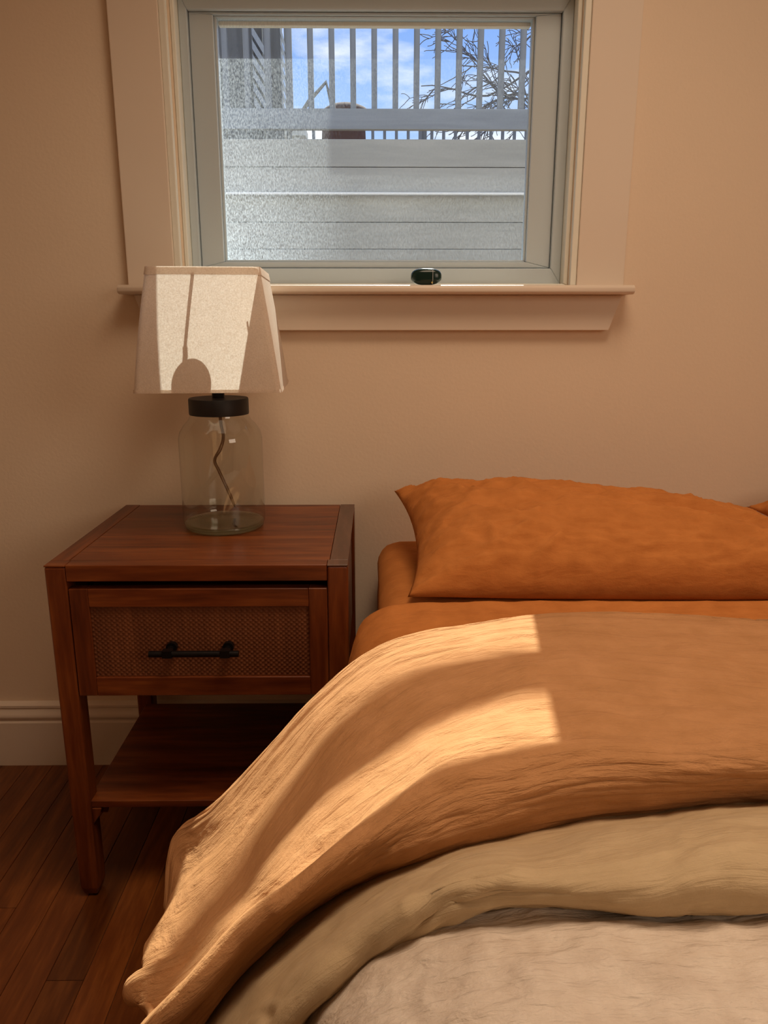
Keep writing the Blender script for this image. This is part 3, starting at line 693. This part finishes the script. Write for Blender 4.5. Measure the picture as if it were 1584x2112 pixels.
# far picket fence seen under the beam
fb = empty('picket_fence', (1, 7.0, 1.66), 'distant picket fence seen in the narrow gap under the slat screen', 'fence')
box('bottom_rail', (-3.6, 6.98, 1.95), (4.6, 7.02, 2.04), M_outz, fb, .003); box('top_rail', (-3.6, 6.98, 3.0), (4.6, 7.02, 3.09), M_outz, fb, .003)
pk = None
for k in range(-27, 34):
    x = .345 + .1217*k
    if pk is None: pk = box('picket', (x-.0155, 6.95, 1.9), (x+.0155, 6.979, 3.04), M_outz, fb, .002); px0 = x
    else: o = link(pk.copy()); o.location = pk.location + Vector((x-px0, 0, 0))
for x in (-3.5, .5, 4.5): box('post', (x-.04, 7.021, 1.66), (x+.04, 7.10, 3.1), M_outz, fb, .003)
# round pot with a low dome lid
dp = empty('domed_pot', (-.20, 4.2, 1.66), 'dark brown round pot with a low domed lid behind the slats', 'pot')
bm = bmesh.new(); lathe(bm, [(0,0),(.10,0),(.125,.02),(.150,.30),(.155,.50),(.150,.62),(0,.62)], (-.215,4.2,1.66), 36); obj('pot_body', bm, M_rustpot, dp, autosm=40)
bm = bmesh.new(); lathe(bm, [(0,.775),(.05,.773),(.10,.763),(.14,.745),(.17,.722),(.176,.712),(.176,.700),(.150,.622),(0,.621)], (-.200,4.2,1.66), 40); obj('lid', bm, M_rustpot, dp, autosm=40)
bm = bmesh.new(); tube(bm, [(-.55,3.8,2.17),(-.42,3.8,2.35),(-.310,3.8,2.46),(-.272,3.8,2.32),(-.258,3.8,2.19)], .014, 8); tube(bm, [(-.55,3.8,2.18),(-.55,3.8,1.66)], .014, 8)
tag(obj('bent_pole', bm, M_outz), 'thin grey pole bent to a sharp peak beside the domed pot', 'pole')
bx_ = bmesh.new(); bx(bx_, (-.74,3.95,2.18), (-.46,4.15,2.235)); bx(bx_, (-.70,3.97,1.66), (-.66,4.0,2.18)); bx(bx_, (-.54,3.97,1.66), (-.50,4.0,2.18)); bx(bx_, (-.70,4.1,1.66), (-.66,4.13,2.18)); bx(bx_, (-.54,4.1,1.66), (-.50,4.13,2.18))
tag(obj('garden_table', bx_, M_lath, bevel=.003, seg=1), 'low pale table top glimpsed in the narrow gap at the left', 'table')
# deck beam above the window, out of view: its shadow crosses the bed
db = empty('deck_beam', (.9, 1.25, 1.0), 'overhead deck beam outside above the window', 'beam')
BY = 1.25; z1_, z2_ = 1.268 + (BY-.055)*.92, 1.371 + (BY-.055)*.92
box('beam', (-.095 + BY*.127, BY-.02, z1_+.01), (2.2, BY+.02, z2_-.01), M_out, db, .004)
box('post', (2.10, BY-.045, .75), (2.19, BY+.045, z1_+.009), M_outz, db, .004)
# bare tree beyond
tr_ = empty('bare_tree', (2.9, 9.0, 1.66), 'bare leafless tree with drooping twigs against the sky at the right', 'tree')
bt = bmesh.new(); bmb = bmesh.new(); rng = random.Random(23)
tube(bt, spline([(2.9,9,1.66),(2.95,9,2.6),(2.85,9.05,3.6),(2.9,9,4.6)], 12), .11, 10, .06)
def branch(p, d, L, r, depth):
    pts = [p]; q = p.copy(); dd = d.copy(); n = 6
    for k in range(n):
        dd = (dd + Vector((rng.uniform(-.28,.28), rng.uniform(-.15,.15), rng.uniform(-.26,.22)))).normalized(); q = q + dd*L/n; pts.append(q.copy())
    tube(bmb, pts, r, 5, max(.004, r*.5))
    if depth:
        for k in range(rng.choice((3, 4))):
            i = rng.randint(1, n); nd = (dd + Vector((rng.uniform(-1,.5), rng.uniform(-.3,.3), rng.uniform(-.9,.8)))).normalized()
            branch(pts[i], nd, L*rng.uniform(.45,.72), max(.005, r*.6), depth-1)
for (z, dx, dz, L) in ((3.0,-1,-.05,1.1),(3.4,-1,.15,1.3),(3.8,-1,-.35,1.3),(4.2,-1,-.3,1.5),(4.5,-.8,.4,1.2),(3.5,.9,.3,1.2)):
    branch(Vector((2.88, 9, z)), Vector((dx, 0, dz)).normalized(), L, .022, 4)
obj('trunk', bt, M_bark, tr_, smooth=True); obj('branches', bmb, M_bark, tr_, smooth=True)
